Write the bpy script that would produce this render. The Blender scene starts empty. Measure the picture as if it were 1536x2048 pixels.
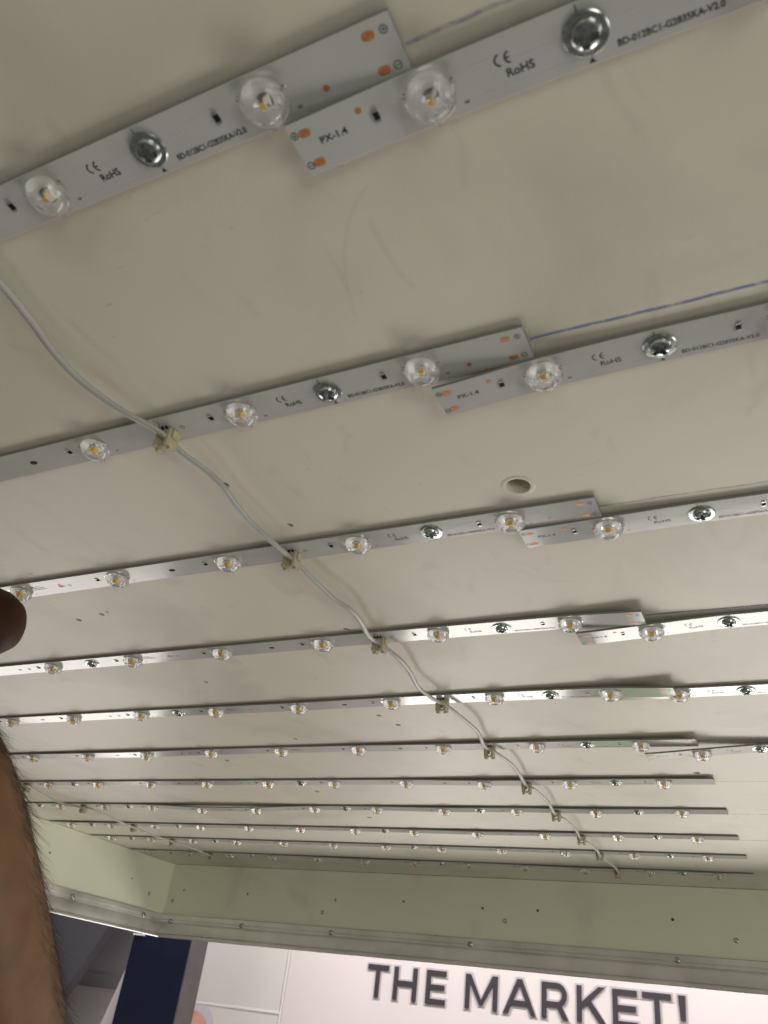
import bpy, bmesh, math, random
from mathutils import Matrix, Vector
random.seed(7)
PI = math.pi
scene = bpy.context.scene
COL = scene.collection
H = 2.4                                   # height of the light box's back panel above the floor

# ------------------------------------------------------------------ camera
CAM = Vector((0.063878, -0.095573, H - 0.214113))
cam_d = bpy.data.cameras.new('camera')
cam = bpy.data.objects.new('camera', cam_d)
COL.objects.link(cam)
CR = Vector((0.8977926, 0.4248354, 0.1161173))
CU = Vector((0.1451568, -0.5343530, 0.8327042))
CB = Vector((0.4158099, -0.7307405, -0.5414060))
cam.matrix_world = Matrix(((CR.x, CU.x, CB.x, CAM.x), (CR.y, CU.y, CB.y, CAM.y), (CR.z, CU.z, CB.z, CAM.z), (0, 0, 0, 1)))
cam_d.sensor_fit = 'VERTICAL'
cam_d.sensor_height = 36.0
cam_d.sensor_width = 27.0
FPX = 1594.192
cam_d.lens = FPX / 2048 * 36.0
cam_d.clip_start = 0.01
cam_d.clip_end = 100
cam_d.dof.use_dof = True
cam_d.dof.focus_distance = 0.58
cam_d.dof.aperture_fstop = 23.0
scene.camera = cam

# ------------------------------------------------------------------ light
world = bpy.data.worlds.new('World')
scene.world = world
world.use_nodes = True
bg = world.node_tree.nodes['Background']
bg.inputs['Color'].default_value = (1.0, 0.94, 0.82, 1)
bg.inputs['Strength'].default_value = 0.105

def area(name, loc, target, sx, sy, power, color):
    d = bpy.data.lights.new(name, 'AREA')
    d.shape = 'RECTANGLE'; d.size = sx; d.size_y = sy
    d.energy = power; d.color = color
    o = bpy.data.objects.new(name, d)
    COL.objects.link(o)
    o.location = loc
    o.rotation_euler = (Vector(target) - Vector(loc)).to_track_quat('-Z', 'Y').to_euler()
    return o
area('shop_ceiling_lamp', (-0.4, 1.62, H + 0.75), (-0.4, 2.4, H - 0.35), 3.2, 0.35, 36, (1.0, 0.93, 0.90))
area('sign_bounce_fill_left', (-0.88, 2.36, H - 0.90), (-0.88, 0.4, H - 0.5), 0.56, 0.90, 11, (1.0, 0.94, 0.89))  # added fill, stands in for light thrown back by the sign wall
area('sign_bounce_fill_right', (0.22, 2.36, H - 0.88), (0.22, 0.4, H - 0.5), 1.16, 0.86, 23, (1.0, 0.95, 0.89))  # second added fill for the sign wall's light; gap breaks up the reflections
area('added_side_fill', (2.2, 0.75, H - 0.80), (-1.0, 1.05, H - 0.05), 0.9, 0.7, 12, (1.0, 0.96, 0.86))  # added fill from the right to brighten the left wall
area('added_back_fill', (1.3, -1.1, H - 0.75), (-0.6, 1.17, H - 0.05), 0.8, 0.6, 8.5, (0.98, 1.0, 0.86))  # added fill behind the camera to brighten the far wall
area('added_left_fill', (-2.55, 2.1, H - 0.95), (-0.8, 0.4, H - 0.1), 1.3, 0.9, 13, (1.0, 0.94, 0.90))  # added fill giving the strips their bright reflections at the left

scene.view_settings.view_transform = 'Standard'
scene.view_settings.look = 'None'
scene.view_settings.exposure = 0.0
scene.view_settings.gamma = 1.0

# ------------------------------------------------------------------ helpers
class MB:
    """collects simple shapes into one mesh"""
    def __init__(s):
        s.v = []; s.f = []; s.m = []
    def add(s, v, f, m=0):
        b = len(s.v)
        s.v += [tuple(p) for p in v]
        s.f += [tuple(b + i for i in q) for q in f]
        s.m += [m] * len(f)
        return s
    def box(s, x0, x1, y0, y1, z0, z1, m=0):
        v = [(x, y, z) for z in (z0, z1) for y in (y0, y1) for x in (x0, x1)]
        return s.add(v, [(0, 2, 3, 1), (4, 5, 7, 6), (0, 1, 5, 4), (1, 3, 7, 5), (3, 2, 6, 7), (2, 0, 4, 6)], m)
    def prism(s, poly, z0, z1, m=0, axis='z'):
        n = len(poly)
        def P(a, b, c):
            return (a, b, c) if axis == 'z' else ((a, c, b) if axis == 'y' else (c, a, b))
        v = [P(a, b, z0) for a, b in poly] + [P(a, b, z1) for a, b in poly]
        f = [tuple(range(n))[::-1], tuple(range(n, 2 * n))]
        f += [(i, (i + 1) % n, n + (i + 1) % n, n + i) for i in range(n)]
        return s.add(v, f, m)
    def cyl(s, c, r, z0, z1, n=16, m=0, axis='z', ry=None):
        ry = r if ry is None else ry
        return s.prism([(c[0] + r * math.cos(2 * PI * i / n), c[1] + ry * math.sin(2 * PI * i / n)) for i in range(n)], z0, z1, m, axis)
    def lathe(s, prof, n=32, mats=None):
        v = []; f = []; ms = []; rings = []
        for r, z in prof:
            if r < 1e-9:
                rings.append([len(v)]); v.append((0, 0, z))
            else:
                rings.append(list(range(len(v), len(v) + n)))
                v += [(r * math.cos(2 * PI * i / n), r * math.sin(2 * PI * i / n), z) for i in range(n)]
        for k in range(len(prof) - 1):
            a, b = rings[k], rings[k + 1]
            for i in range(n):
                j = (i + 1) % n
                if len(a) == 1 and len(b) == 1: continue
                if len(a) == 1: q = (a[0], b[i], b[j])
                elif len(b) == 1: q = (a[i], b[0], a[j])
                else: q = (a[i], b[i], b[j], a[j])
                f.append(q); ms.append(mats[k] if mats else 0)
        base = len(s.v)
        s.v += v; s.f += [tuple(base + i for i in q) for q in f]; s.m += ms
        return s
    def ribbon(s, pts, w, z, m=0):
        """flat ribbon in the xy plane; z a number or a function of x"""
        zz = z if callable(z) else (lambda x: z)
        n = len(pts); v = []
        for i, p in enumerate(pts):
            a = pts[max(i - 1, 0)]; b = pts[min(i + 1, n - 1)]
            dx, dy = b[0] - a[0], b[1] - a[1]
            L = math.hypot(dx, dy) or 1
            nx, ny = -dy / L * w / 2, dx / L * w / 2
            v += [(p[0] + nx, p[1] + ny, zz(p[0])), (p[0] - nx, p[1] - ny, zz(p[0]))]
        return s.add(v, [(2 * i, 2 * i + 1, 2 * i + 3, 2 * i + 2) for i in range(n - 1)], m)
    def tube(s, pts, ra, rb, n=10, m=0, up=Vector((0, 0, 1)), taper=None):
        v = []; N = len(pts); pts = [Vector(p) for p in pts]
        for i, p in enumerate(pts):
            t = (pts[min(i + 1, N - 1)] - pts[max(i - 1, 0)]).normalized()
            sd = t.cross(up)
            sd = sd.normalized() if sd.length > 1e-6 else Vector((1, 0, 0))
            u2 = sd.cross(t).normalized()
            k = taper(i / (N - 1)) if taper else 1
            for j in range(n):
                a = 2 * PI * j / n
                v.append(p + sd * (ra * k * math.cos(a)) + u2 * (rb * k * math.sin(a)))
        f = [(i * n + j, i * n + (j + 1) % n, (i + 1) * n + (j + 1) % n, (i + 1) * n + j) for i in range(N - 1) for j in range(n)]
        f += [tuple(range(n))[::-1], tuple(range((N - 1) * n, N * n))]
        return s.add(v, f, m)
    def mesh(s, name, mats, smooth=None):
        me = bpy.data.meshes.new(name)
        me.from_pydata(s.v, [], s.f)
        for mt in (mats if isinstance(mats, (list, tuple)) else [mats]):
            me.materials.append(mt)
        me.polygons.foreach_set('material_index', s.m)
        bm = bmesh.new(); bm.from_mesh(me)
        bmesh.ops.recalc_face_normals(bm, faces=bm.faces)
        bm.to_mesh(me); bm.free()
        if smooth is not None:
            me.polygons.foreach_set('use_smooth', [True] * len(me.polygons))
            me.set_sharp_from_angle(angle=math.radians(smooth))
        me.update()
        return me

def link(name, me, parent=None, loc=(0, 0, 0), rot=(0, 0, 0), scale=None):
    o = bpy.data.objects.new(name, me)
    COL.objects.link(o)
    o.location = loc; o.rotation_euler = rot
    if scale: o.scale = scale
    if parent: o.parent = parent
    return o

def empty(name, loc, rot=(0, 0, 0)):
    o = bpy.data.objects.new(name, None)
    o.empty_display_size = 0.02
    COL.objects.link(o)
    o.location = loc; o.rotation_euler = rot
    return o

def tag(o, label, cat, group=None, kind=None):
    o['label'] = label; o['category'] = cat
    if group: o['group'] = group
    if kind: o['kind'] = kind
    return o

def cut(me, cutter):
    """boolean-subtract a MB from a mesh; returns the new mesh"""
    a = bpy.data.objects.new('a', me); COL.objects.link(a)
    cm = cutter.mesh('c', me.materials[0])
    b = bpy.data.objects.new('b', cm); COL.objects.link(b)
    md = a.modifiers.new('cut', 'BOOLEAN')
    md.operation = 'DIFFERENCE'; md.solver = 'EXACT'; md.object = b
    dg = bpy.context.evaluated_depsgraph_get()
    out = bpy.data.meshes.new_from_object(a.evaluated_get(dg))
    bpy.data.objects.remove(a); bpy.data.objects.remove(b)
    return out

def evaluated(o, name):
    dg = bpy.context.evaluated_depsgraph_get()
    me = bpy.data.meshes.new_from_object(o.evaluated_get(dg))
    me.name = name
    bpy.data.objects.remove(o)
    return me

def text_mesh(txt, size, mat, width=None, offset=0.0, align='CENTER'):
    c = bpy.data.curves.new('t', 'FONT')
    c.body = txt; c.size = size; c.align_x = align; c.align_y = 'CENTER'; c.offset = offset
    c.resolution_u = 3
    o = bpy.data.objects.new('t', c); COL.objects.link(o)
    me = evaluated(o, 'print')
    if width:
        xs = [v.co.x for v in me.vertices]
        k = width / (max(xs) - min(xs))
        for v in me.vertices: v.co.x *= k
    me.materials.clear(); me.materials.append(mat)
    return me

# ------------------------------------------------------------------ materials
def mat(name, color, rough=0.5, metal=0.0, **kw):
    m = bpy.data.materials.new(name); m.use_nodes = True
    b = m.node_tree.nodes['Principled BSDF']
    b.inputs['Base Color'].default_value = (*color, 1)
    b.inputs['Roughness'].default_value = rough
    b.inputs['Metallic'].default_value = metal
    for k, v in kw.items():
        b.inputs[k.replace('_', ' ')].default_value = v
    return m

def nodes(m):
    return m.node_tree.nodes, m.node_tree.links, m.node_tree.nodes['Principled BSDF']

def noise_color(m, ca, cb, scale, detail=4.0, lo=0.35, hi=0.65, rough=None, bump=None, stretch=None):
    """base colour wanders between ca and cb; optional roughness wander and fine bump"""
    N, L, b = nodes(m)
    tc = N.new('ShaderNodeTexCoord'); mp = N.new('ShaderNodeMapping')
    L.new(tc.outputs['Object'], mp.inputs['Vector'])
    if stretch: mp.inputs['Scale'].default_value = stretch
    nz = N.new('ShaderNodeTexNoise'); nz.inputs['Scale'].default_value = scale; nz.inputs['Detail'].default_value = detail
    L.new(mp.outputs['Vector'], nz.inputs['Vector'])
    cr = N.new('ShaderNodeValToRGB')
    cr.color_ramp.elements[0].position = lo; cr.color_ramp.elements[0].color = (*ca, 1)
    cr.color_ramp.elements[1].position = hi; cr.color_ramp.elements[1].color = (*cb, 1)
    L.new(nz.outputs['Fac'], cr.inputs['Fac'])
    L.new(cr.outputs['Color'], b.inputs['Base Color'])
    if rough:
        mr = N.new('ShaderNodeMapRange')
        mr.inputs['From Min'].default_value = 0.3; mr.inputs['From Max'].default_value = 0.7
        mr.inputs['To Min'].default_value = rough[0]; mr.inputs['To Max'].default_value = rough[1]
        L.new(nz.outputs['Fac'], mr.inputs['Value']); L.new(mr.outputs['Result'], b.inputs['Roughness'])
    if bump:
        n2 = N.new('ShaderNodeTexNoise'); n2.inputs['Scale'].default_value = bump[0]; n2.inputs['Detail'].default_value = 3
        L.new(mp.outputs['Vector'], n2.inputs['Vector'])
        bp = N.new('ShaderNodeBump'); bp.inputs['Strength'].default_value = bump[1]; bp.inputs['Distance'].default_value = bump[2]
        L.new(n2.outputs['Fac'], bp.inputs['Height']); L.new(bp.outputs['Normal'], b.inputs['Normal'])
    return m

def smudge(m, color, scale, lo, hi, amount, stretch=None):
    """greyish dirt with an uneven shape laid over whatever feeds the base colour"""
    N, L, b = nodes(m)
    src = b.inputs['Base Color'].links[0].from_socket
    tc = N.new('ShaderNodeTexCoord'); mp = N.new('ShaderNodeMapping')
    if stretch: mp.inputs['Scale'].default_value = stretch
    L.new(tc.outputs['Object'], mp.inputs['Vector'])
    nz = N.new('ShaderNodeTexNoise'); nz.inputs['Scale'].default_value = scale; nz.inputs['Detail'].default_value = 6
    nz.inputs['Distortion'].default_value = 0.6
    L.new(mp.outputs['Vector'], nz.inputs['Vector'])
    mr = N.new('ShaderNodeMapRange')
    mr.inputs['From Min'].default_value = lo; mr.inputs['From Max'].default_value = hi
    mr.inputs['To Min'].default_value = 0; mr.inputs['To Max'].default_value = amount
    L.new(nz.outputs['Fac'], mr.inputs['Value'])
    mx = N.new('ShaderNodeMix'); mx.data_type = 'RGBA'
    L.new(mr.outputs['Result'], mx.inputs[0]); L.new(src, mx.inputs[6])
    mx.inputs[7].default_value = (*color, 1)
    L.new(mx.outputs[2], b.inputs['Base Color'])

M = {}
M['panel'] = noise_color(mat('cream_panel_paint', (.7, .65, .54), .45), (.665, .625, .525), (.705, .665, .56), 6, 5, bump=(900, .12, .0004))
smudge(M['panel'], (.46, .42, .34), 8, .50, .74, .62)
smudge(M['panel'], (.45, .40, .33), 55, .61, .80, .45, (1, .45, 1))
smudge(M['panel'], (.30, .26, .20), 230, .70, .80, .6, (.5, 1, 1))
M['wall'] = noise_color(mat('pale_green_cream_paint', (.6, .6, .45), .4), (.75, .765, .62), (.79, .805, .66), 5, 5, bump=(700, .1, .0004))
smudge(M['wall'], (.45, .44, .32), 11, .58, .8, .4)
M['board'] = mat('white_solder_mask', (.52, .525, .515), .13, 0.03, IOR=1.42)
noise_color(M['board'], (.515, .52, .505), (.545, .55, .535), 40, 3, bump=(45, .10, .0006))
M['edge'] = mat('board_edge', (.27, .26, .25), .5, .2)
M['trace'] = mat('trace', (.60, .605, .60), .1, 0.05, IOR=1.45)
M['chip'] = mat('led_housing', (.85, .85, .82), .4)
M['phosphor'] = mat('led_phosphor', (.98, .60, .12), .5)
M['print'] = mat('black_print', (.025, .025, .028), .45)
M['redprint'] = mat('red_print', (.75, .22, .12), .45)
M['copper'] = noise_color(mat('bare_copper', (.6, .24, .09), .45, .35), (.48, .17, .06), (.66, .27, .10), 900, 2)
M['resistor'] = mat('resistor_black', (.012, .012, .012), .75, Specular_IOR_Level=.15)
M['solder'] = mat('solder', (.6, .6, .58), .3, .9)
M['zinc'] = noise_color(mat('zinc_plate', (.55, .58, .58), .16, 1.0), (.42, .47, .47), (.58, .60, .60), 500, 2, rough=(.17, .32))
M['hole'] = mat('hole_shadow', (.03, .025, .02), .9)
M['beige'] = noise_color(mat('beige_plastic', (.5, .42, .26), .45), (.44, .39, .26), (.52, .46, .32), 300, 2)
M['cable'] = noise_color(mat('grey_cable_sheath', (.5, .5, .47), .38), (.36, .355, .33), (.42, .415, .39), 40, 2)
M['blueink'] = mat('blue_pencil', (.13, .17, .42), .7)
M['alu'] = mat('milled_aluminium', (.6, .58, .54), .36, .8)
noise_color(M['alu'], (.58, .575, .565), (.82, .81, .80), 14, 6, .3, .7, rough=(.26, .42), bump=(400, .08, .0004))
M['signwhite'] = noise_color(mat('white_laminate', (.8, .76, .76), .25), (.83, .765, .78), (.86, .80, .81), 3, 2)
M['tilewhite'] = noise_color(mat('white_panel', (.8, .78, .76), .3), (.80, .78, .76), (.83, .81, .79), 3, 2)
M['letter'] = mat('dark_violet_grey_letter', (.055, .047, .06), .45)
M['halo'] = mat('letter_border', (.56, .535, .56), .35)
M['profile'] = mat('white_profile', (.88, .87, .86), .25)
M['navy'] = noise_color(mat('navy_paint', (.008, .012, .05), .45), (.005, .007, .028), (.007, .010, .038), 12, 3)
M['postgrey'] = noise_color(mat('charcoal_side', (.075, .065, .07), .6), (.07, .06, .063), (.085, .075, .08), 20, 3)
M['greywall'] = noise_color(mat('grey_shop_wall', (.2, .19, .21), .6), (.60, .57, .62), (.64, .61, .66), 2, 3)
M['greyshaded'] = noise_color(mat('shaded_grey_bulkhead', (.12, .115, .14), .6), (.16, .155, .19), (.18, .175, .21), 2, 3)  # bulkhead's shade is mixed into this darker grey
M['greymid'] = noise_color(mat('mid_grey_band', (.5, .48, .5), .6), (.47, .45, .48), (.50, .48, .51), 2, 3)
M['greylight'] = noise_color(mat('light_grey_shop_wall', (.3, .27, .28), .6), (.74, .69, .72), (.78, .73, .75), 2, 3)
M['peach'] = noise_color(mat('peach_print', (.75, .40, .30), .4), (.72, .36, .27), (.80, .48, .38), 25, 3)
M['lilac'] = mat('pale_rim', (.68, .66, .74), .3)
M['green'] = mat('green_print', (.22, .70, .07), .4)
M['skin'] = noise_color(mat('brown_skin', (.2, .09, .035), .5), (.15, .072, .030), (.215, .105, .047), 60, 5, .3, .7, bump=(700, .25, .0006))
M['skin'].node_tree.nodes['Principled BSDF'].inputs['Subsurface Weight'].default_value = .08
M['skin'].node_tree.nodes['Principled BSDF'].inputs['Subsurface Radius'].default_value = (.008, .003, .001)
M['hair'] = mat('dark_arm_hair', (.05, .035, .028), .5)
M['sleeve'] = mat('dark_sleeve', (.03, .03, .035), .9)
M['handle'] = noise_color(mat('dark_brown_rubber', (.02, .01, .007), .6, Specular_IOR_Level=.2), (.030, .010, .005), (.055, .020, .010), 40, 3)

def glass(name, rough, knurl):
    m = mat(name, (1, 1, 1), rough)
    N, L, b = nodes(m)
    b.inputs['Transmission Weight'].default_value = 1.0
    b.inputs['IOR'].default_value = 1.47
    if knurl:
        tc = N.new('ShaderNodeTexCoord')
        vo = N.new('ShaderNodeTexVoronoi'); vo.inputs['Scale'].default_value = 1900
        vo.inputs['Randomness'].default_value = 0.05
        L.new(tc.outputs['Object'], vo.inputs['Vector'])
        bp = N.new('ShaderNodeBump'); bp.inputs['Strength'].default_value = .55; bp.inputs['Distance'].default_value = .00025
        L.new(vo.outputs['Distance'], bp.inputs['Height']); L.new(bp.outputs['Normal'], b.inputs['Normal'])
    return m
M['glass'] = glass('clear_lens', .0, False)
M['glassk'] = glass('knurled_lens', .30, True)
M['glassk'].node_tree.nodes['Principled BSDF'].inputs['Transmission Weight'].default_value = .28

def faint(name, color, alpha):
    m = mat(name, color, .8)
    N, L, b = nodes(m)
    tc = N.new('ShaderNodeTexCoord'); nz = N.new('ShaderNodeTexNoise')
    nz.inputs['Scale'].default_value = 350; nz.inputs['Detail'].default_value = 3
    L.new(tc.outputs['Object'], nz.inputs['Vector'])
    mr = N.new('ShaderNodeMapRange'); mr.inputs['From Min'].default_value = .30; mr.inputs['From Max'].default_value = .6
    mr.inputs['To Min'].default_value = alpha * .3; mr.inputs['To Max'].default_value = alpha
    L.new(nz.outputs['Fac'], mr.inputs['Value']); L.new(mr.outputs['Result'], b.inputs['Alpha'])
    return m
M['scuff'] = faint('scuff', (.36, .31, .24), .06)
M['blue1'] = faint('blue_pencil_strong', (.17, .24, .52), .85)
M['blue2'] = faint('blue_pencil_faint', (.30, .33, .42), .5)
M['grey1'] = faint('grey_pencil', (.36, .36, .36), .4)

# ------------------------------------------------------------------ the light box (cabinet)
XL, XR, YN, DEPTH = -1.005, 1.03, -0.42, 0.1225
def yfar(x): return 1.1825 - 0.0213 * (x + 1)
ROT = (PI, 0, 0)            # local frame of everything fixed to the panel: x right, y towards the camera, z down out of the panel

box = empty('light_box', (0, 0, H), ROT)
tag(box, 'cream painted light box seen from inside, open below, carrying all the light strips', 'light box')
def loc(x, y): return (x, -y)          # world x, y -> panel-local x, y

panel = MB().prism([loc(XL - .02, YN - .02), loc(XR + .02, YN - .02), loc(XR + .02, yfar(XR) + .03), loc(XL - .02, yfar(XL) + .03)], -.018, 0)
holes = [(-0.0308, 0.1901, .0056), (-0.1673, 0.1505, .0021), (-0.1546, 0.1919, .0018), (-0.3707, 0.2614, .0022), (-0.346, 0.2578, .0021),
         (-0.3389, 0.2554, .0012), (-0.1849, 0.3135, .0022), (-0.3467, 0.3795, .0021), (-0.2358, 0.4686, .0024), (-0.2289, 0.4922, .0024),
         (-0.3458, 0.5185, .0024), (-0.4642, 0.5772, .0030), (-0.4212, 0.6928, .0034), (-0.4112, 0.8069, .0034), (-0.012, 0.635, .0030),
         (-0.395, .640, .0026), (-.372, .640, .0026)]
cu = MB()
for x, y, r in holes: cu.cyl(loc(x, y), r, -.012 if r < .005 else -.0105, .01, 20)
pm = cut(panel.mesh('back_panel', M['panel']), cu)
back = link('back_panel', pm, box)
for x, y, r in holes:
    if r < .005:
        link('drill_hole_shade', MB().cyl((0, 0), r * .98, -.0116, -.0112, 14).mesh('drill_hole_shade', M['hole']), back, (*loc(x, y), 0))  # dark disc paints the shade at the bottom of the hole
    else:      # paint burr round the big hole
        link('hole_rim', MB().lathe([(r * 1.0, -.001), (r * 1.02, .0002), (r * 1.18, .00035), (r * 1.42, .00002)], 28).mesh('hole_rim', M['panel'], 60), back, (*loc(x, y), 0))

# left, right and near walls, far wall
def wall_mesh(p0, p1, cuts=()):
    """wall of the cabinet between two floor-plan points; local x runs along it, local y into the box, z down"""
    L = math.hypot(p1[0] - p0[0], p1[1] - p0[1])
    me = MB().box(0, L, -.016, 0, 0.0006, DEPTH - .002).mesh('wall', M['wall'])
    if cuts:
        c = MB()
        for s, z, r in cuts: c.cyl((s, z), r, -.010, .01, 12, axis='y')
        me = cut(me, c)
    return me
def wall_at(name, p0, p1, cuts=()):
    a = math.atan2(-(p1[1] - p0[1]), p1[0] - p0[0])
    o = link(name, wall_mesh(p0, p1, cuts), box, (p0[0], -p0[1], 0), (0, 0, a))
    for s, z, r in cuts:
        link('drill_hole_shade', MB().cyl((s, z), r * .98, -.0098, -.0094, 12, axis='y').mesh('drill_hole_shade', M['hole']), o)  # painted shade disc closing the bottom of the wall hole
    return o
FL, FR = (XL, yfar(XL)), (XR, yfar(XR))
def fs(x): return (x - XL) * math.hypot(1, .0213)        # distance along the far wall
far_holes = [(fs(x), -z, .0021) for x, z in ((-.9695, -.0432), (-.8272, -.0434), (-.6486, -.0443), (-.5241, -.0404), (-.3909, -.0427), (-.3053, -.0416), (-.1157, -.0425), (.06, -.043), (.3, -.042))]
# local y of a wall points into the box: far wall runs left->right
far = wall_at('end_wall', FL, FR, far_holes)
left = wall_at('side_wall', (XL, YN), FL, [(y - YN, -z, .0019) for y, z in ((.8819, -.0426), (1.0789, -.0442), (.62, -.043), (.30, -.043))])
right = wall_at('side_wall', FR, (XR, YN))
near = wall_at('end_wall', (XR, YN), (XL, YN))

# screws -------------------------------------------------------------
mm = .001
def screw_mesh(name, flange, dome, hgt, n=32):
    prof = [(0, hgt), (dome * .45, hgt * .985), (dome * .74, hgt * .91), (dome * .92, hgt * .74), (dome, hgt * .52), (dome * 1.03, .80)]
    prof += [(flange * .95, .72), (flange, .45), (flange, 0.0), (0, 0)]
    m = MB().lathe([(r * mm, z * mm) for r, z in prof], n)
    me = m.mesh(name, M['zinc'])
    c = MB(); a = dome * .80; w = dome * .25
    c.prism([(-a * mm, -w * mm), (a * mm, -w * mm), (a * mm, w * mm), (-a * mm, w * mm)], (hgt - 1.9) * mm, (hgt + 1) * mm)
    me = cut(me, c)
    c = MB(); c.prism([(-w * mm, -a * mm), (w * mm, -a * mm), (w * mm, a * mm), (-w * mm, a * mm)], (hgt - 1.9) * mm, (hgt + 1) * mm)
    me = cut(me, c)
    c = MB().cyl((0, 0), w * 1.5 * mm, (hgt - 2.1) * mm, (hgt + 1) * mm, 12)
    me = cut(me, c)
    me.name = name
    me.materials.clear(); me.materials.append(M['zinc'])
    me.polygons.foreach_set('use_smooth', [True] * len(me.polygons))
    me.set_sharp_from_angle(angle=math.radians(28))
    return me
SCREW = screw_mesh('wafer_head_screw', 5.8, 3.9, 2.5)
SMALL = screw_mesh('pan_head_screw', 3.9, 3.7, 2.6, 24)
FLATS = screw_mesh("flat_screw", 3.5, 3.3, 2.7, 20)

# aluminium trim along the lower inside edge: profile (into box, down)
TRIM = [(0.0008, .0850), (.0030, .0850), (.0034, .0856), (.0034, .0925), (.0028, .0930), (.0028, .0938), (.0034, .0943), (.0034, .0975), (.0022, .0982),
        (.0022, .0992), (.0040, .1000), (.0046, .1030), (.0046, .1155), (.0036, .1164), (.0036, .1172), (.0062, .1178), (.0066, .1190), (.0066, .1215), (.0060, .1222), (0.0008, .1222)]
def trim_on(wall, L, m0, m1, screws, screws2):
    v = [(m0 * a, a, b) for a, b in TRIM] + [(L - m1 * a, a, b) for a, b in TRIM]
    n = len(TRIM)
    m = MB().add(v, [tuple(range(n)), tuple(range(n, 2 * n))[::-1]] + [(i, (i + 1) % n, n + (i + 1) % n, n + i) for i in range(n)])
    t = link('aluminium_trim', m.mesh('aluminium_trim', M['alu'], 25), wall)
    for s, z in screws:
        link('trim_screw', SMALL, t, (s, .0036, z), (-PI / 2, random.random() * 3, 0))
    for s, z in screws2:
        link("wall_screw", FLATS, wall, (s, -.0012, z), (-PI / 2, random.random() * 3, 0))
LF = math.hypot(FR[0] - FL[0], FR[1] - FL[1])
trim_on(far, LF, 1, 1, [(fs(x), -z) for x, z in ((-.9814, -.0957), (-.8249, -.0935), (-.6467, -.0929), (-.4064, -.0928), (-.1124, -.0915), (.15, -.092), (.42, -.092))],
        [(fs(x), -z) for x, z in ((-.9904, -.0617), (-.67, -.0641), (-.3546, -.0583), (-.0371, -.0628), (.3, -.062))])
trim_on(left, FL[1] - YN, 1, 1, [(y - YN, -z) for y, z in ((.952, -.0941), (1.1275, -.0939), (.70, -.094), (.44, -.094))], [(1.1319 - YN, .0593)])
trim_on(right, FR[1] - YN, 1, 1, [], [])
trim_on(near, XR - XL, 1, 1, [], [])

# pencil layout lines and scuffs on the panel ----------------------------------
def wob(x0, x1, y0, y1, n, a):
    return [loc(x0 + (x1 - x0) * i / n, y0 + (y1 - y0) * i / n + random.uniform(-a, a)) for i in range(n + 1)]
for x0, y0, x1, y1, w, mt in ((.0005, -.0069, .9, -.006, .0011, 'blue2'), (.0006, .1039, .9, .104, .0011, 'blue1'), (.0, .2157, .9, .216, .0010, 'grey1'),
                          (.0, .3305, .9, .333, .0011, 'blue1'), (-.002, .4434, .9, .440, .0011, 'blue1'), (-.001, .5503, .9, .553, .0011, 'blue1'),
                          (0, .6604, .9, .663, .0010, 'grey1'), (0, .7704, .9, .771, .0011, 'blue2'), (0, .8788, .9, .880, .0012, 'blue1')):
    link('pencil_line', MB().ribbon(wob(x0, x1, y0, y1, 160, .00022), w, .00012).mesh('pencil_line', M[mt]), back)
for pts, w in (([(-.0273, .0267), (-.037, .0344), (-.0451, .0458), (-.0512, .0592), (-.0556, .0748)], .0012),
            ([(-.0321, .0382), (-.0324, .0483), (-.0316, .0605), (-.0294, .0681)], .0022),
            ([(-.0512, .0446), (-.0511, .0535), (-.0519, .0614)], .0020),
            ([(-.1143, .1392), (-.1155, .144), (-.1165, .1476)], .0010),
            ([(-.0578, .2606), (-.0491, .27), (-.0406, .2788), (-.028, .2829)], .0012),
            ([(-.1479, .3627), (-.1465, .368), (-.1454, .3717)], .0012),
            ([(-.0746, .1666), (-.066, .1650), (-.0592, .1652)], .0008),
            ([(-.0026, .1818), (.003, .1830), (.0082, .1813)], .0008),
            ([(-.052, .254), (-.046, .262), (-.043, .268)], .0010),
            ([(-.30, .33), (-.297, .342), (-.291, .35)], .0010)):
    # smooth the polyline a little
    pp = []
    for i in range(len(pts) - 1):
        for k in range(6):
            t = k / 6
            p0 = pts[max(i - 1, 0)]; p1 = pts[i]; p2 = pts[i + 1]; p3 = pts[min(i + 2, len(pts) - 1)]
            pp.append(tuple(.5 * ((2 * p1[j]) + (-p0[j] + p2[j]) * t + (2 * p0[j] - 5 * p1[j] + 4 * p2[j] - p3[j]) * t * t + (-p0[j] + 3 * p1[j] - 3 * p2[j] + p3[j]) * t ** 3) for j in (0, 1)))
    pp.append(pts[-1])
    link('scuff_mark', MB().ribbon([loc(*p) for p in pp], w, .0002).mesh('scuff_mark', M['scuff']), back)

# ------------------------------------------------------------------ light strips
W = .0165; T0, T1 = .0006, .0019          # board width, underside and face above the panel
PITCH = 1 / 12
def led_s(j): return PITCH * (j + .5)

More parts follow.
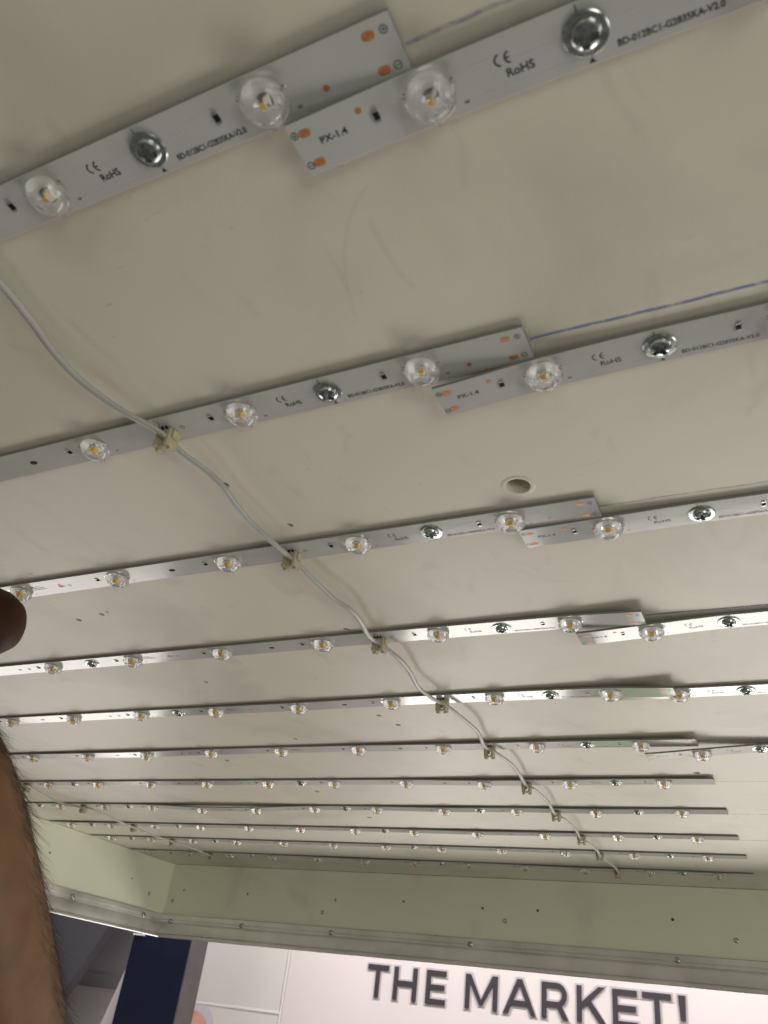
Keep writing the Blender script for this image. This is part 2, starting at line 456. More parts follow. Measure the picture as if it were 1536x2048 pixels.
def lens_mesh():
    prof = [(0, .35), (2.2, .35), (6.3, .35), (6.9, .8), (7.0, 1.7), (6.9, 2.2), (6.55, 2.45), (6.4, 2.7), (6.0, 3.55), (5.2, 4.45),
            (4.3, 5.0), (3.5, 5.25), (2.9, 5.2), (2.2, 4.75), (1.3, 4.15), (.6, 3.85), (0, 3.75)]
    mats = [0, 1] + [0] * 14
    m = MB().lathe([(r * mm, z * mm) for r, z in prof], 36, mats)
    for a in (150, 15, 262):
        c, s_ = math.cos(math.radians(a)), math.sin(math.radians(a))
        q = [(6.75, -.55), (8.0, -.45), (8.0, .45), (6.75, .55)]
        m.prism([((u * c - v * s_) * mm, (u * s_ + v * c) * mm) for u, v in q], .9 * mm, 2.0 * mm)
    for a in (60, 180, 300):      # feet glued to the board
        m.cyl((4.9 * mm * math.cos(math.radians(a)), 4.9 * mm * math.sin(math.radians(a))), .7 * mm, 0.0, .345 * mm, 8)
    return m.mesh('lens', [M['glass'], M['glassk']], 35)
LENS = lens_mesh()
def chip_mesh():
    m = MB().box(-.0018, .0018, -.0015, .0015, 0, .0009)
    m.box(-.00095, .00095, -.0014, .0014, .0009, .0021, 1)
    return m.mesh('led_chip', [M['chip'], M['phosphor']])
CHIP = chip_mesh()
def res_mesh():
    m = MB().box(-.0008, .0008, -.0011, .0011, 0, .00055)
    m.box(-.00082, .00082, .0011, .0018, 0, .0005, 1); m.box(-.00082, .00082, -.0018, -.0011, 0, .0005, 1)
    return m.mesh('resistor', [M['resistor'], M['solder']])
RES = res_mesh()
def pad_mesh():
    pts = []
    for k in range(8): a = -PI / 2 + PI * k / 7; pts.append((.0007 + .0011 * math.cos(a), .0011 * math.sin(a)))
    for k in range(8): a = PI / 2 + PI * k / 7; pts.append((-.0007 + .0011 * math.cos(a), .0011 * math.sin(a)))
    return MB().prism(pts, 0, .00006).mesh('copper_pad', M['copper'])
PAD = pad_mesh()
DOT = MB().cyl((0, 0), .0009, 0, .00006, 16).mesh('copper_dot', M['copper'])
def arc(m, cx, cy, r, a0, a1, w, n=14, z=0):
    m.ribbon([(cx + r * math.cos(math.radians(a0 + (a1 - a0) * i / n)), cy + r * math.sin(math.radians(a0 + (a1 - a0) * i / n))) for i in range(n + 1)], w, z)
def sym_mesh(plus):
    m = MB(); arc(m, 0, 0, .00105, 0, 360, .00024, 24)
    m.ribbon([(-.0007, 0), (.0007, 0)], .00022, 0)
    if plus: m.ribbon([(0, -.0007), (0, .0007)], .00022, .00001)
    return m.mesh('polarity_mark', M['print'])
PLUS, MINUS = sym_mesh(True), sym_mesh(False)
def ce_mesh():
    m = MB()
    arc(m, 0, 0, .0015, 100, 260, .00050); arc(m, .0027, 0, .0015, 100, 260, .00050)
    m.ribbon([(.0014, 0), (.0025, 0)], .0004, .00001)
    return m.mesh('ce_mark', M['print'])
CE = ce_mesh()
ROHS = text_mesh('RoHS', .0032, M['print'], .0074, .00007)
BD = text_mesh('BD-012BC1-G2835KA-V2.0', .0024, M['print'], .0250, .00007)
PX = text_mesh('PX-1.4', .0028, M['print'], .0085, .00006)
LE = text_mesh('E', .0019, M['print'], None, .00003)
LA = MB().add([(-.0009, -.0005, 0), (.0009, -.0005, 0), (0, .0009, 0)], [(0, 1, 2)]).mesh('alignment_mark', M['print'])
TICK = MB().ribbon([(0, -.0012), (0, .0012)], .0003, 0).mesh('tick_mark', M['print'])
SLOT = MB().cyl((0, 0), .0022, -.00002, .00004, 20, ry=.0014).mesh('slot_hole_shade', M['hole'])  # flat dark disc on the board, shade of a hole as colour
VIA = MB().cyl((0, 0), .0013, -.00002, .00004, 14).mesh('round_hole_shade', M['hole'])  # uncut as well: the hole's shade is only a dark disc
def warn_mesh():
    m = MB()
    for k in range(3):      # warning triangle print
        a = math.radians(90 + 120 * k); b = math.radians(210 + 120 * k)
        m.ribbon([(.0026 * math.cos(a), .0022 * math.sin(a)), (.0026 * math.cos(b), .0022 * math.sin(b))], .0009, .00001 * k)
    m.cyl((0, 0), .0007, .00002, .00004, 8)
    return m.mesh('warning_mark', M['redprint'])
WARN = warn_mesh()
def lines_mesh():
    m = MB()
    for k, L in enumerate((.0070, .0105, .0120)):
        x = 0
        while x < L:
            d = random.uniform(.0008, .0022)
            m.ribbon([(x, -.0016 * k), (min(x + d, L), -.0016 * k)], .0006, 0); x += d + .0003
    return m.mesh('fine_print', M['print'])
FINE = lines_mesh()
def conn_mesh():
    m = MB()
    m.box(-.0034, .0034, -.0036, .0036, .0000, .0020)                 # base on the board
    for sx in (-1, 1):                                               # two upright jaws either side of the cable
        m.box(sx * .0036 - .0009, sx * .0036 + .0009, -.0040, .0040, .0003, .0100)
        m.box(sx * .0036 - .0012, sx * .0036 + .0012, -.0012, .0010, .0100, .0112)
    m.box(-.0028, .0028, -.0020, .0020, .0082, .0096)                 # lid pressed over the cable
    for sx in (-.0050, .0050):                                       # side wings
        m.box(sx - .0006, sx + .0006, -.0020, .0020, .0004, .0050)
    m.box(-.0030, -.0016, -.0056, -.0040, .0010, .0050); m.box(.0018, .0030, -.0056, -.0040, .0010, .0062)
    return m.mesh('connector', M['beige'])
CONN = conn_mesh()
PINS = MB().box(-.0030, -.0022, .0042, .0058, .0001, .0010).box(-.0004, .0004, .0042, .0058, .0001, .0010).box(.0022, .0030, .0042, .0058, .0001, .0010).mesh('solder_pin', M['resistor'])

def spline(nodes_):
    """piecewise smooth interpolation of (s, lift)"""
    nodes_ = sorted(nodes_)
    def f(s):
        if s <= nodes_[0][0]: return nodes_[0][1]
        if s >= nodes_[-1][0]: return nodes_[-1][1]
        for i in range(len(nodes_) - 1):
            a, b = nodes_[i], nodes_[i + 1]
            if a[0] <= s <= b[0]:
                t = (s - a[0]) / (b[0] - a[0])
                p0 = nodes_[max(i - 1, 0)][1]; p3 = nodes_[min(i + 2, len(nodes_) - 1)][1]
                v = .5 * (2 * a[1] + (-p0 + b[1]) * t + (2 * p0 - 5 * a[1] + 4 * b[1] - p3) * t * t + (-p0 + 3 * a[1] - 3 * b[1] + p3) * t ** 3)
                return max(v, 0)
    return f

def strip(label, x0, y, lift, angle=0.0, leds=range(12), screws=(), slots=(), conns=(), prints=(), detail=2, ends=(True, True), group=None):
    root = empty('light_strip', (x0, y, H), (PI, 0, angle))
    tag(root, label, 'light strip', group)
    lf = spline(lift) if lift else (lambda s: 0.0)
    zt = lambda s: T1 + lf(s)
    slope = lambda s: math.atan2(lf(s + .004) - lf(s - .004), .008)
    # board: swept rectangle with a slightly bevelled face
    n = 120; sec = [(-W / 2, T0), (-W / 2, T1 - .00015), (-W / 2 + .00015, T1), (W / 2 - .00015, T1), (W / 2, T1 - .00015), (W / 2, T0)]
    v = []; f = []; ms = []
    for i in range(n + 1):
        s = i / n
        v += [(s, a, b + lf(s)) for a, b in sec]
    for i in range(n):
        for k in range(6):
            f.append((6 * i + k, 6 * (i + 1) + k, 6 * (i + 1) + (k + 1) % 6, 6 * i + (k + 1) % 6)); ms.append(0 if k in (1, 2, 3) else 1)
    f += [tuple(range(6)), tuple(range(6 * n, 6 * n + 6))[::-1]]; ms += [1, 1]
    m = MB(); m.v = v; m.f = f; m.m = ms
    board = link('circuit_board', m.mesh('circuit_board', [M['board'], M['edge']]), root)
    def put(name, me, s, vv, dz=.00005, parent=board, rz=0.0, scale=None):
        return link(name, me, parent, (s, vv, zt(s) + dz), (0, -slope(s), rz), scale)
    for j in leds:
        s = led_s(j)
        ln = put('lens', LENS, s, 0, .0, root, random.uniform(-.12, .12))
        link('led_chip', CHIP, ln, (0, 0, .0003))
        put('resistor', RES, s - .0160, .0009, 0, root)
        if detail > 1: put('letter_mark', LE, s + .0085, -.0052, rz=PI / 2)
    for s in screws: put('screw', SCREW, s, random.uniform(-.0004, .0004), .0, root, random.uniform(0, 3))
    for s in slots: put('slot_hole_shade', SLOT, s, -.0006, 0)
    for k in (-1, 0, 1): put('round_hole_shade', VIA, .5 + k * .0105 + .014, -.0004, 0)
    for s in conns:
        c = put('connector', CONN, s, -.0022, 0, root, 0.0, (.86, .86, .9))
        link('solder_pin', PINS, c)
        if detail > 1:
            put('polarity_mark', MINUS, s + .0088, -.0004); put('tick_mark', TICK, s - .0012, .0062, rz=.5); put('tick_mark', TICK, s - .0003, .0050, rz=-.4)
    for j in prints:
        put('ce_mark', CE, led_s(j) + .0200, .0018); put('compliance_print', ROHS, led_s(j) + .0242, -.0022)
        put('alignment_mark', LA, led_s(j) + PITCH / 2, -.0071); put('tick_mark', TICK, led_s(j) + PITCH / 2 - .001, .0064)
        put('type_print', BD, led_s(j + 1) - .0225, -.0053)
    if detail > 0:      # raised copper tracks under the mask
        tr = MB()
        for j in leds:
            s = led_s(j)
            for vv, d in ((.0030, .0022), (-.0055, -.0)):
                L = [(s + .009, vv), (s + .020, vv), (s + .0215, vv - d), (s + .055, vv - d), (s + .0562, vv), (s + .066, vv)]
                L = [q for q in L if 0.004 < q[0] < .996]
                P = []
                for a, b in zip(L, L[1:]):
                    k = max(1, int(abs(b[0] - a[0]) / .008))
                    P += [(a[0] + (b[0] - a[0]) * i / k, a[1] + (b[1] - a[1]) * i / k) for i in range(k)]
                P.append(L[-1])
                if len(P) > 1: tr.ribbon(P, .00035, lambda x: zt(x) + .00003)
        link('copper_track', tr.mesh('copper_track', M['trace']), board)
    if detail > 1:
        if ends[1]:
            put('copper_pad', PAD, .9928, .0045); put('copper_pad', PAD, .9931, -.0050)
            put('polarity_mark', PLUS, .9972, .0046); put('polarity_mark', MINUS, .9970, -.0049)
            put('copper_dot', DOT, .9762, -.0034)
        if ends[0]:
            put('copper_pad', PAD, .0047, .0042); put('copper_pad', PAD, .0045, -.0052)
            put('polarity_mark', PLUS, .0013 + .0002, .0045); put('polarity_mark', MINUS, .0015, -.0053)
            put('copper_dot', DOT, .0216, .0040); put('type_print', PX, .0120, .0004)
        put('fine_print', FINE, led_s(7) + .0110, .0028); put('warning_mark', WARN, led_s(7) + .0355, .0); put('polarity_mark', MINUS, led_s(7) + .0425, -.0004)
    return root

ORD = ['first', 'second', 'third', 'fourth', 'fifth', 'sixth', 'seventh', 'eighth', 'ninth', 'tenth', 'eleventh']
ROWY = [-.0085, .1040, .2138, .3258, .4355, .5440, .6515, .7566, .8643, .9573, 1.0600]
MS = .001
# lift of the free-hanging stretches (mm), from the right end leftwards at the LEDs
LIFT = {3: [2.4, .9], 4: [3.8, 1.6, .5, .2, .5], 5: [2.0, 1.7, 1.1, 1.0, .2, 0, 0, .9, .7], 6: [1, .8, 1.1, 1.5, .2], 7: [0, 0, .8, .3, .9, .1, .3, 2.6, 3.0, .5],
        8: [0, 0, 0, .5, .8, .3, 0, 0, 0, .2, 0, .6, .8], 10: [0, .6, .2, 1.0, .4, 0, .5, 1.0, .5]}
ANG = [-.0004, -.0030, -.0019, .0005, .0014, .0014, .0004, .0009, -.0003, -.0004, 0]
extra = ['with big blurred lenses', 'topmost cable clip in view', 'with red warning print at its left', 'right end bowed off the panel',
         'right end lying over its neighbour', 'free end above a tilted neighbour', 'topmost ending without a neighbour', 'sagging near its middle',
         'third from the far wall', 'second from the far wall', 'closest to the far wall']
for i in range(11):
    lf = None
    if i in LIFT:
        vals = LIFT[i]
        lf = [(1.0, vals[0] * MS)] + [(led_s(11 - k), v * MS) for k, v in enumerate(vals[1:])]
        lf += [(led_s(11 - len(vals) + 1) - .06, 0.0), (0, 0)]
    far_row = i >= 6
    scr = [PITCH, 11 * PITCH] + ([7 * PITCH] if i in (3, 4, 6, 7, 8, 9, 10) else [])
    if far_row: scr += [3 * PITCH]
    if i == 7: scr += [9 * PITCH]
    slots = [s for s in (9 * PITCH, 5 * PITCH) if s not in scr]
    strip('long white light strip, %s row from the top, %s' % (ORD[i], extra[i]), -1.0, ROWY[i] - math.tan(ANG[i]) * -1.0 * 0, lf, 0,
          screws=scr, slots=slots, conns=[10 * PITCH, 2 * PITCH], prints=(10,) if i < 7 else (), detail=2 if i < 6 else 1,
          group='long light strips in rows across the panel')
RIGHT = [(.0070, [(0, .003), (.0417, .0006), (.083, 0)]), (.1197, [(0, .0045), (.0417, .0012), (.083, 0)]), (.2302, [(0, .0014), (.083, 0)]),
         (.3432, [(0, .0042), (.0417, .0022), (.083, .0003), (.2, 0)]), (.4470, None), (.5605, [(0, .0075), (.0417, .0048), (.083, .0022), (.166, .0004), (.3, 0)])]
rx = ['large, at the top right edge of the photo', 'beside a bold blue pencil line', 'just below the large drilled hole', 'with tracks showing on its grey left end', 'tucked under the end of the long strip', 'its left end hanging well off the panel']
for i, (y, lf) in enumerate(RIGHT):
    strip('light strip from the right, %s row, %s' % (ORD[i], rx[i]), -.0405 + (.001 if i == 0 else 0), y, lf, 0,
          screws=[PITCH, 11 * PITCH], slots=[3 * PITCH], prints=(0, 10), detail=2, ends=(True, True), group='light strips entering from the right')

# ------------------------------------------------------------------ cables
C1 = [(-.1667, -.0085), (-.1667, .0119), (-.1698, .0292), (-.1735, .0431), (-.1754, .0589), (-.1739, .0721), (-.1707, .0841), (-.1666, .0941), (-.165, .1025), (-.1647, .1139), (-.1621, .1264), (-.1612, .1412), (-.1641, .158), (-.1658, .174), (-.1656, .1879), (-.1651, .2022), (-.1654, .213), (-.1642, .2234), (-.1641, .2442), (-.1635, .2614), (-.1607, .2752), (-.1619, .2909), (-.1661, .3098), (-.1663, .3227), (-.1632, .3336), (-.1618, .3503), (-.1638, .3716), (-.169, .3967), (-.1683, .4134), (-.1659, .4289), (-.1623, .4398), (-.1595, .4675), (-.1589, .4944), (-.1642, .5213), (-.1661, .5369), (-.1624, .5479), (-.1582, .5761), (-.1608, .6134), (-.1655, .6489), (-.1610, .6591), (-.1601, .7017), (-.1658, .7462), (-.1649, .7604), (-.1619, .7700), (-.1599, .8094), (-.1663, .8580), (-.1658, .8690), (-.1621, .8790), (-.1607, .9194), (-.1653, .9559), (-.1623, .9667), (-.16, 1.0139), (-.1637, 1.0591)]
C2 = [(-.8205, .64), (-.8242, .6537), (-.8380, .6943), (-.8400, .7219), (-.8341, .7345), (-.8252, .7446), (-.8150, .7550), (-.8150, .7706), (-.8218, .807), (-.8250, .8301), (-.8290, .8605), (-.8290, .8819), (-.829, .914), (-.8255, .9464), (-.8210, .9628), (-.8180, .9973), (-.8244, 1.0461), (-.826, 1.058)]
pre = []
for i in range(6):
    y0, y1 = ROWY[i], ROWY[i + 1]
    for k in range(5): pre.append((-.8262 + .006 * math.sin(k / 5 * 2 * PI + i), y0 + (y1 - y0) * k / 5))
C2 = pre + C2[0:]
def cable(label, pts):
    P = []
    for i in range(len(pts) - 1):
        for k in range(4):
            t = k / 4
            p0 = pts[max(i - 1, 0)]; p1 = pts[i]; p2 = pts[i + 1]; p3 = pts[min(i + 2, len(pts) - 1)]
            q = [.5 * ((2 * p1[j]) + (-p0[j] + p2[j]) * t + (2 * p0[j] - 5 * p1[j] + 4 * p2[j] - p3[j]) * t * t + (-p0[j] + 3 * p1[j] - 3 * p2[j] + p3[j]) * t ** 3) for j in (0, 1)]
            P.append((q[0], q[1]))
    P.append(pts[-1])
    V = []
    for x, y in P:
        d = min(abs(y - r) for r in ROWY)
        k = max(0, 1 - d / .02)
        V.append((x, -y, .0072 - .0006 * k * k * (3 - 2 * k)))
    root = link('power_cable', MB().tube(V, .00165, .00125, 12).mesh('power_cable', M['cable'], 60), None, (0, 0, H), ROT)
    return tag(root, label, 'cable', 'grey cables linking the strips')
cable('grey cable winding from clip to clip across all the rows mid photo', C1)
cable('thin grey cable at far left, half hidden behind the bare forearm', C2)

# ------------------------------------------------------------------ beyond the open face: sign wall, column, shop walls
SY = 2.40
sign = empty('wall_sign', (-.2, SY, H - 1.2))
tag(sign, 'white wall sign reading THE MARKET! in dark capital letters', 'sign')
def S(name, me, parent=sign): return link(name, me, parent, Vector((0, 0, H)) - (Vector(sign.location) if parent is sign else Vector((0, 0, 0))))
S('sign_board', MB().box(-1.470, 1.25, SY, SY + .03, -1.05, .42).mesh('sign_board', M['signwhite']))
# letters: strokes in units of cap height, built as prisms a little proud of the board
def stroke(a, b, w, sq=0):
    dx, dy = b[0] - a[0], b[1] - a[1]; L = math.hypot(dx, dy); nx, ny = -dy / L * w / 2, dx / L * w / 2
    ex, ey = dx / L * sq, dy / L * sq
    return [(a[0] - ex + nx, a[1] - ey + ny), (a[0] - ex - nx, a[1] - ey - ny), (b[0] + ex - nx, b[1] + ey - ny), (b[0] + ex + nx, b[1] + ey + ny)]
HC = .0848; ZT = -.0505; ZB = ZT - HC; SW = .0130
def bowl(cx, cz, rx_, rz_, w, a0, a1, n=12):
    o = [(cx + (rx_ + w / 2) * math.cos(math.radians(a0 + (a1 - a0) * i / n)), cz + (rz_ + w / 2) * math.sin(math.radians(a0 + (a1 - a0) * i / n))) for i in range(n + 1)]
    q = [(cx + (rx_ - w / 2) * math.cos(math.radians(a0 + (a1 - a0) * i / n)), cz + (rz_ - w / 2) * math.sin(math.radians(a0 + (a1 - a0) * i / n))) for i in range(n + 1)]
    return [[o[i], o[i + 1], q[i + 1], q[i]] for i in range(n)]
def letter_polys(ch, x0, x1, g):
    """polygons for a letter spanning x0..x1; g = extra growth for the pale border"""
    w = SW + 2 * g; h = SW / 2; t, b = ZT + g, ZB - g
    V = lambda x, z0=b, z1=t: [(x - w / 2, z0), (x + w / 2, z0), (x + w / 2, z1), (x - w / 2, z1)]
    Hh = lambda z, a, c: [(a, z - w / 2), (c, z - w / 2), (c, z + w / 2), (a, z + w / 2)]
    L, R_ = x0 - g, x1 + g; mid = (ZT + ZB) / 2
    if ch == 'T': return [Hh(ZT - h, L, R_), V((x0 + x1) / 2, b, ZT)]
    if ch == 'H': return [V(x0 + h), V(x1 - h), Hh(mid + .001, x0 + h, x1 - h)]
    if ch == 'E': return [V(x0 + h), Hh(ZT - h, L, R_), Hh(mid, x0, R_ - .004), Hh(ZB + h, L, R_)]
    if ch == 'M':
        c = (x0 + x1) / 2; zb = ZB + .012
        dg = lambda xa: [(xa[0], t), (xa[1], t), (c + (w * .62 if xa[2] > 0 else w * .62) * (1), zb), (c - w * .62, zb)]
        return [V(x0 + h), V(x1 - h), [(x0 - g, t), (x0 + SW * 1.15 + g, t), (c + .006 + g, zb - g), (c - .0045 - g, zb - g)], [(x1 - SW * 1.15 - g, t), (x1 + g, t), (c + .0045 + g, zb - g), (c - .006 - g, zb - g)]]
    if ch == 'A':
        c = (x0 + x1) / 2
        return [[(x0 - g, b), (x0 + SW * 1.08 + g, b), (c + SW * .52 + g, t), (c - SW * .52 - g, t)], [(x1 - SW * 1.08 - g, b), (x1 + g, b), (c + SW * .52 + g, t), (c - SW * .52 - g, t)], Hh(ZB + .0265, x0 + .018, x1 - .018)]
    if ch == 'R':
        rz = .0225; cz = ZT - h - rz; cx = x1 - SW / 2 - .0235
        return [V(x0 + h), Hh(ZT - h, L, cx), Hh(cz - rz, x0, cx)] + bowl(cx, cz, .0205, rz, w, -90, 90) + [[(x1 - SW * 1.12 - g, b), (x1 + .001 + g, b), (x1 - .021 + g, cz - rz + .004), (x1 - .021 - SW * 1.12 - g, cz - rz + .004)]]
    if ch == 'K':
        return [V(x0 + h), [(x0 + SW, ZT - .056 - g), (x0 + SW, ZT - .038 + g), (x1 - SW * 1.3 - g, t), (x1 - .001 + g, t)], [(x0 + .024 - g * .5, ZT - .040), (x0 + .036 + g, ZT - .032 + g * .5), (x1 + .002 + g, b), (x1 - SW * 1.2 - g, b)]]
    if ch == '!':
        c = (x0 + x1) / 2
        return [[(x0 - g, t), (x1 + g, t), (c + .0062 + g, ZT - .056 - g), (c - .0062 - g, ZT - .056 - g)], [(c - .0085 - g, b), (c + .0085 + g, b), (c + .0085 + g, ZB + .0165 + g), (c - .0085 - g, ZB + .0165 + g)]]
for ch, x0, x1 in (('T', -1.1873, -1.1180), ('H', -1.0985, -1.0240), ('E', -.9935, -.9330), ('M', -.8719, -.7765), ('A', -.7590, -.6660), ('R', -.6496, -.5775),
                   ('K', -.5533, -.4775), ('E', -.4585, -.3950), ('T', -.3817, -.3089), ('!', -.2916, -.2736)):
    m = MB()
    for k, poly in enumerate(letter_polys(ch, x0, x1, 0)): m.prism(poly, SY - .0060 - .00006 * k, SY - .0024, 0, 'y')
    o = S('letter', m.mesh('letter', M['letter']))
    m = MB()
    for k, poly in enumerate(letter_polys(ch, x0, x1, .0050)): m.prism(poly, SY - .0022 - .00004 * k, SY + .001, 0, 'y')
    link('letter_border', m.mesh('letter_border', M['halo']), o)
# raised green panel low on the sign (mirrored in the glossy strips)
S('green_panel', MB().box(-.48, -.29, SY - .08, SY + .001, -.79, -.57).mesh('green_panel', M['green']))

pw = empty('wall_panel', (-1.65, SY, H - 1.2))
tag(pw, 'plain white wall panel between the navy column and the sign', 'wall panel')
off = Vector((0, 0, H)) - Vector(pw.location)
link('panel_board', MB().box(-1.93, -1.4845, SY + .004, SY + .03, -.2035, .42).mesh('panel_board', M['tilewhite']), pw, off)
link('green_label', MB().box(-1.83, -1.74, SY + .001, SY + .0035, -.56, -.42).mesh('green_label', M['green']), pw, off)
link('panel_board', MB().box(-1.93, -1.4845, SY + .004, SY + .03, -.62, -.2125).mesh('panel_board', M['tilewhite']), pw, off)
link('joint_strip', MB().prism([(SY + .006, -.2128), (SY + .001, -.2115), (SY - .001, -.208), (SY + .001, -.2045), (SY + .006, -.2032)], -1.93, -1.4805, 0, 'x').mesh('joint_strip', M['profile'], 40), pw, off)
link('joint_strip', MB().prism([(-1.4843, SY + .012), (-1.4830, SY + .004), (-1.478, SY + .001), (-1.4735, SY + .003), (-1.4715, SY + .012)], -.62, .42).mesh('joint_strip', M['profile'], 40), pw, off)
st = empty('round_sticker', (-1.80, SY + .0035, H - .292))
tag(st, 'round peach coloured sticker with pale rim beside the navy column', 'sticker')
link('rim', MB().cyl((0, 0), .088, -.0008, 0, 40, 0, 'y').mesh('rim', M['lilac']), st)
link('print', MB().cyl((.0, -.006), .066, -.0014, -.0009, 36, 0, 'y').mesh('print', M['peach']), st)

colm = empty('column', (-1.6687, 2.0, H - 2.4))
tag(colm, 'navy blue column with charcoal side, left of the white panels', 'column')
off = Vector((0, 0, H)) - Vector(colm.location)
link('front_face', MB().box(-1.7747, -1.5628, 1.998, 2.003, -2.4, .35).mesh('front_face', M['navy']), colm, off)
link('side_face', MB().box(-1.7700, -1.5630, 2.0032, 2.080, -2.4, .35).mesh('side_face', M['postgrey']), colm, off)
cp = link('top_cap', MB().box(-1.7770, -1.735, 1.994, 2.02, -.064, -.059).mesh('top_cap', M['profile']), colm, off)

wb = link('leaning_board', MB().prism([(-1.7778, -.055), (-1.7778, -2.4), (-2.45, -2.4)], 2.032, 2.056, 0, 'y').mesh('leaning_board', M['signwhite']), None, (0, 0, H))
tag(wb, 'white board with slanting edge just left of the navy column', 'board')

bk = empty('shop_wall', (-3.2, 3.1, H - 2.4)); bk['kind'] = 'structure'
off = Vector((0, 0, H)) - Vector(bk.location)
link('upper_wall', MB().box(-6.0, -1.95, 3.10, 3.16, -.205, .9).mesh('upper_wall', M['greywall']), bk, off)
link('ledge', MB().prism([(3.064, -.212), (3.062, -.204), (3.0995, -.204), (3.0995, -.212)], -6.0, -1.95, 0, 'x').mesh('ledge', M['greylight']), bk, off)
link('band', MB().box(-6.0, -1.95, 3.085, 3.0995, -.2035, -.150).mesh('band', M['greymid']), bk, off)
link('lower_wall', MB().box(-6.0, -1.95, 3.07, 3.16, -2.4, -.2125).mesh('lower_wall', M['greylight']), bk, off)
bh = link('bulkhead', MB().prism([(-5.0, .6), (-5.0, -.34), (-2.765, -.34), (-2.657, -.2), (-2.543, -.006), (-2.19, .6)], 2.7, 2.75, 0, 'y').mesh('bulkhead', M['greyshaded']), None, (0, 0, H))
tag(bh, 'slanting bulkhead, shade put into its dark grey, between the forearm and the navy column', 'bulkhead')

# ------------------------------------------------------------------ the person: forearm and hand, and the handle it holds
def cp_(px, py, d):
    """point seen at a photo position, at distance d along the view axis"""
    return CAM + (CR * ((px - 768) / FPX) + CU * ((1024 - py) / FPX) - CB) * d
A0 = cp_(-110, 1740, .42)
hand_c = cp_(-215, 1215, .42)              # middle of the fist, on the handle's axis
ux = (cp_(60, 1248, .40) - cp_(-330, 1190, .42)).normalized()     # handle axis
uw = (CAM - hand_c); uw = (uw - ux * uw.dot(ux)).normalized()       # towards the camera
uv = uw.cross(ux).normalized()                                    # up in the picture
verts = []; edges = []; radii = []
def vtx(p, r):
    verts.append(p); radii.append(r); return len(verts) - 1
def chain(pts, start=None):
    prev = start
    for p, r in pts:
        i = vtx(p, r)
        if prev is not None: edges.append((prev, i))
        prev = i
    return prev
elbow = chain([(cp_(-760, 3150, .52), .058), (cp_(-330, 2850, .47), .052), (cp_(-20, 2640, .43), .046)])
root_i = elbow
w = chain([(cp_(2, 2420, .42), .0455), (cp_(-10, 2200, .42), .0425), (cp_(-24, 2040, .42), .0398), (cp_(-40, 1880, .42), .0372), (cp_(-62, 1700, .42), .0338), (cp_(-92, 1540, .42), .0305),
           (cp_(-128, 1420, .42), .0275)], elbow)
palm_base = hand_c - uv * .062 - uw * .016 - ux * .0
palm_mid = hand_c - uv * .034 - uw * .030
w = chain([(palm_base, .024)], w)
pm_i = chain([(palm_mid, .024)], w)
for j in range(4):
    u = .030 - j * .0205
    def ring(deg, r=.0265): return hand_c + ux * u + uv * (r * math.sin(math.radians(deg))) - uw * (r * math.cos(math.radians(deg)))
    k = [1.0, 1.08, 1.0, .86][j]
    chain([(ring(-25, .031), .0115), (ring(35, .029), .0100 * k), (ring(95, .0275), .0092 * k), (ring(150, .0270), .0086 * k), (ring(200 + 12 * k, .0265), .0078 * k), (ring(232, .0262), .0066 * k)], pm_i)
tb = hand_c - uv * .030 + uw * .008 + ux * .020
chain([(tb, .0140), (hand_c - uv * .012 + uw * .027 + ux * .006, .0115), (hand_c + uv * .006 + uw * .031 - ux * .014, .0102), (hand_c + uv * .016 + uw * .029 - ux * .030, .0082)], w)
me = bpy.data.meshes.new('arm'); me.from_pydata([tuple(v) for v in verts], edges, [])
ob = bpy.data.objects.new('arm', me); COL.objects.link(ob)
md = ob.modifiers.new('skin', 'SKIN'); md.use_smooth_shade = True; md.branch_smoothing = .6
for i, sv in enumerate(me.skin_vertices[0].data):
    sv.radius = (radii[i], radii[i]); sv.use_root = (i == root_i)
sb = ob.modifiers.new('sub', 'SUBSURF'); sb.levels = 3; sb.render_levels = 3
am = evaluated(ob, 'person')
am.materials.clear(); am.materials.append(M['skin'])
am.polygons.foreach_set('use_smooth', [True] * len(am.polygons))
person = link('person', am)
tag(person, "person's bare brown forearm with dark hairs rising along the left edge", 'person')

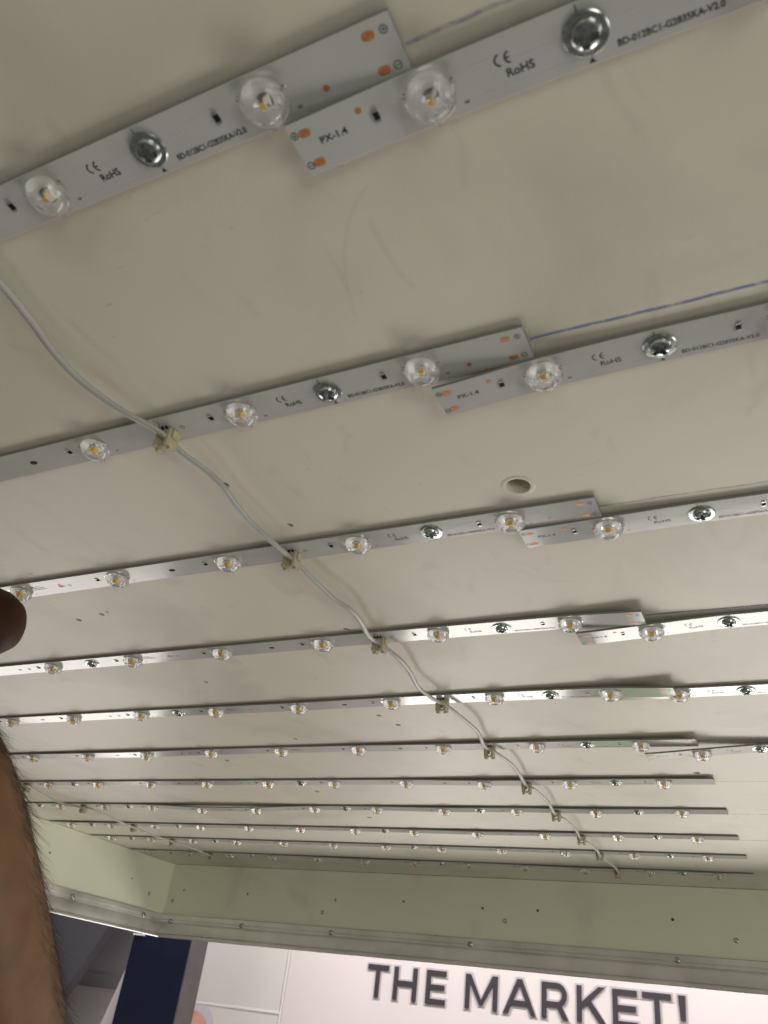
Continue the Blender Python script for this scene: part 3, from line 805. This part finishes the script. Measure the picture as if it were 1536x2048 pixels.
# forearm hairs
hb = MB(); rnd = random.Random(3)
AX = [(2420, 2, .0455), (2200, -10, .0425), (2040, -24, .0398), (1880, -40, .0372), (1700, -62, .0338), (1540, -92, .0305), (1420, -128, .0275)]
from mathutils.bvhtree import BVHTree
bv = BVHTree.FromPolygons([v.co for v in am.vertices], [p.vertices for p in am.polygons])
for i in range(1900):
    t = rnd.uniform(0, len(AX) - 1.001); k = int(t); fr = t - k
    a, b = AX[k], AX[k + 1]
    c = cp_(a[1] + (b[1] - a[1]) * fr, a[0] + (b[0] - a[0]) * fr, .42)
    axis = (cp_(b[1], b[0], .42) - cp_(a[1], a[0], .42)).normalized()      # towards the hand
    ang = rnd.gauss(-.30, .22)
    side = (CR - axis * CR.dot(axis)).normalized(); fro = side.cross(axis)
    if fro.dot(CB) < 0: fro = -fro
    d = (side * math.cos(ang) + fro * math.sin(ang)).normalized()
    hit = bv.ray_cast(c + d * .2, -d)
    if hit[0] is None: continue
    n = hit[1]; L = rnd.uniform(.006, .0145)
    flow = (axis * rnd.uniform(-1.5, -.6) + n * rnd.uniform(.25, .7) + fro * rnd.uniform(-.5, .5)).normalized()
    bend = (axis * rnd.uniform(-.5, -.1) + side * rnd.uniform(-.25, .25))
    p = hit[0]; P = []
    for q in range(5):
        s = q / 4
        P.append(p + flow * (L * s) + bend * (L * s * s * .5))
    hb.tube(P, .000045, .000045, 4, taper=lambda s: 1.05 - .8 * s, up=Vector((.3, .2, .9)))
hr = link('arm_hair', hb.mesh('arm_hair', M['hair']), person)
hr['kind'] = 'stuff'

# the handle in the fist: lathe along ux, its rounded end showing in the picture
prof = [(0, .1075), (.0065, .1065), (.0125, .1030), (.0165, .0965), (.0185, .0885), (.0190, .0790), (.0182, .0700), (.0165, .0620), (.0160, .050), (.0158, .0), (.0162, -.035), (.0145, -.050), (.0080, -.056), (0, -.057)]
hm = MB().lathe(prof, 40).mesh('tool_handle', M['handle'], 40)
hh = link('tool_handle', hm)
tip = cp_(66, 1240, .40)
c0 = hand_c - ux * .033
rotm = Matrix((uv, uw, ux)).transposed()
hh.matrix_world = Matrix.Translation(c0) @ rotm.to_4x4()
tag(hh, 'dark brown rounded handle end poking in at the left edge above the forearm', 'tool handle')
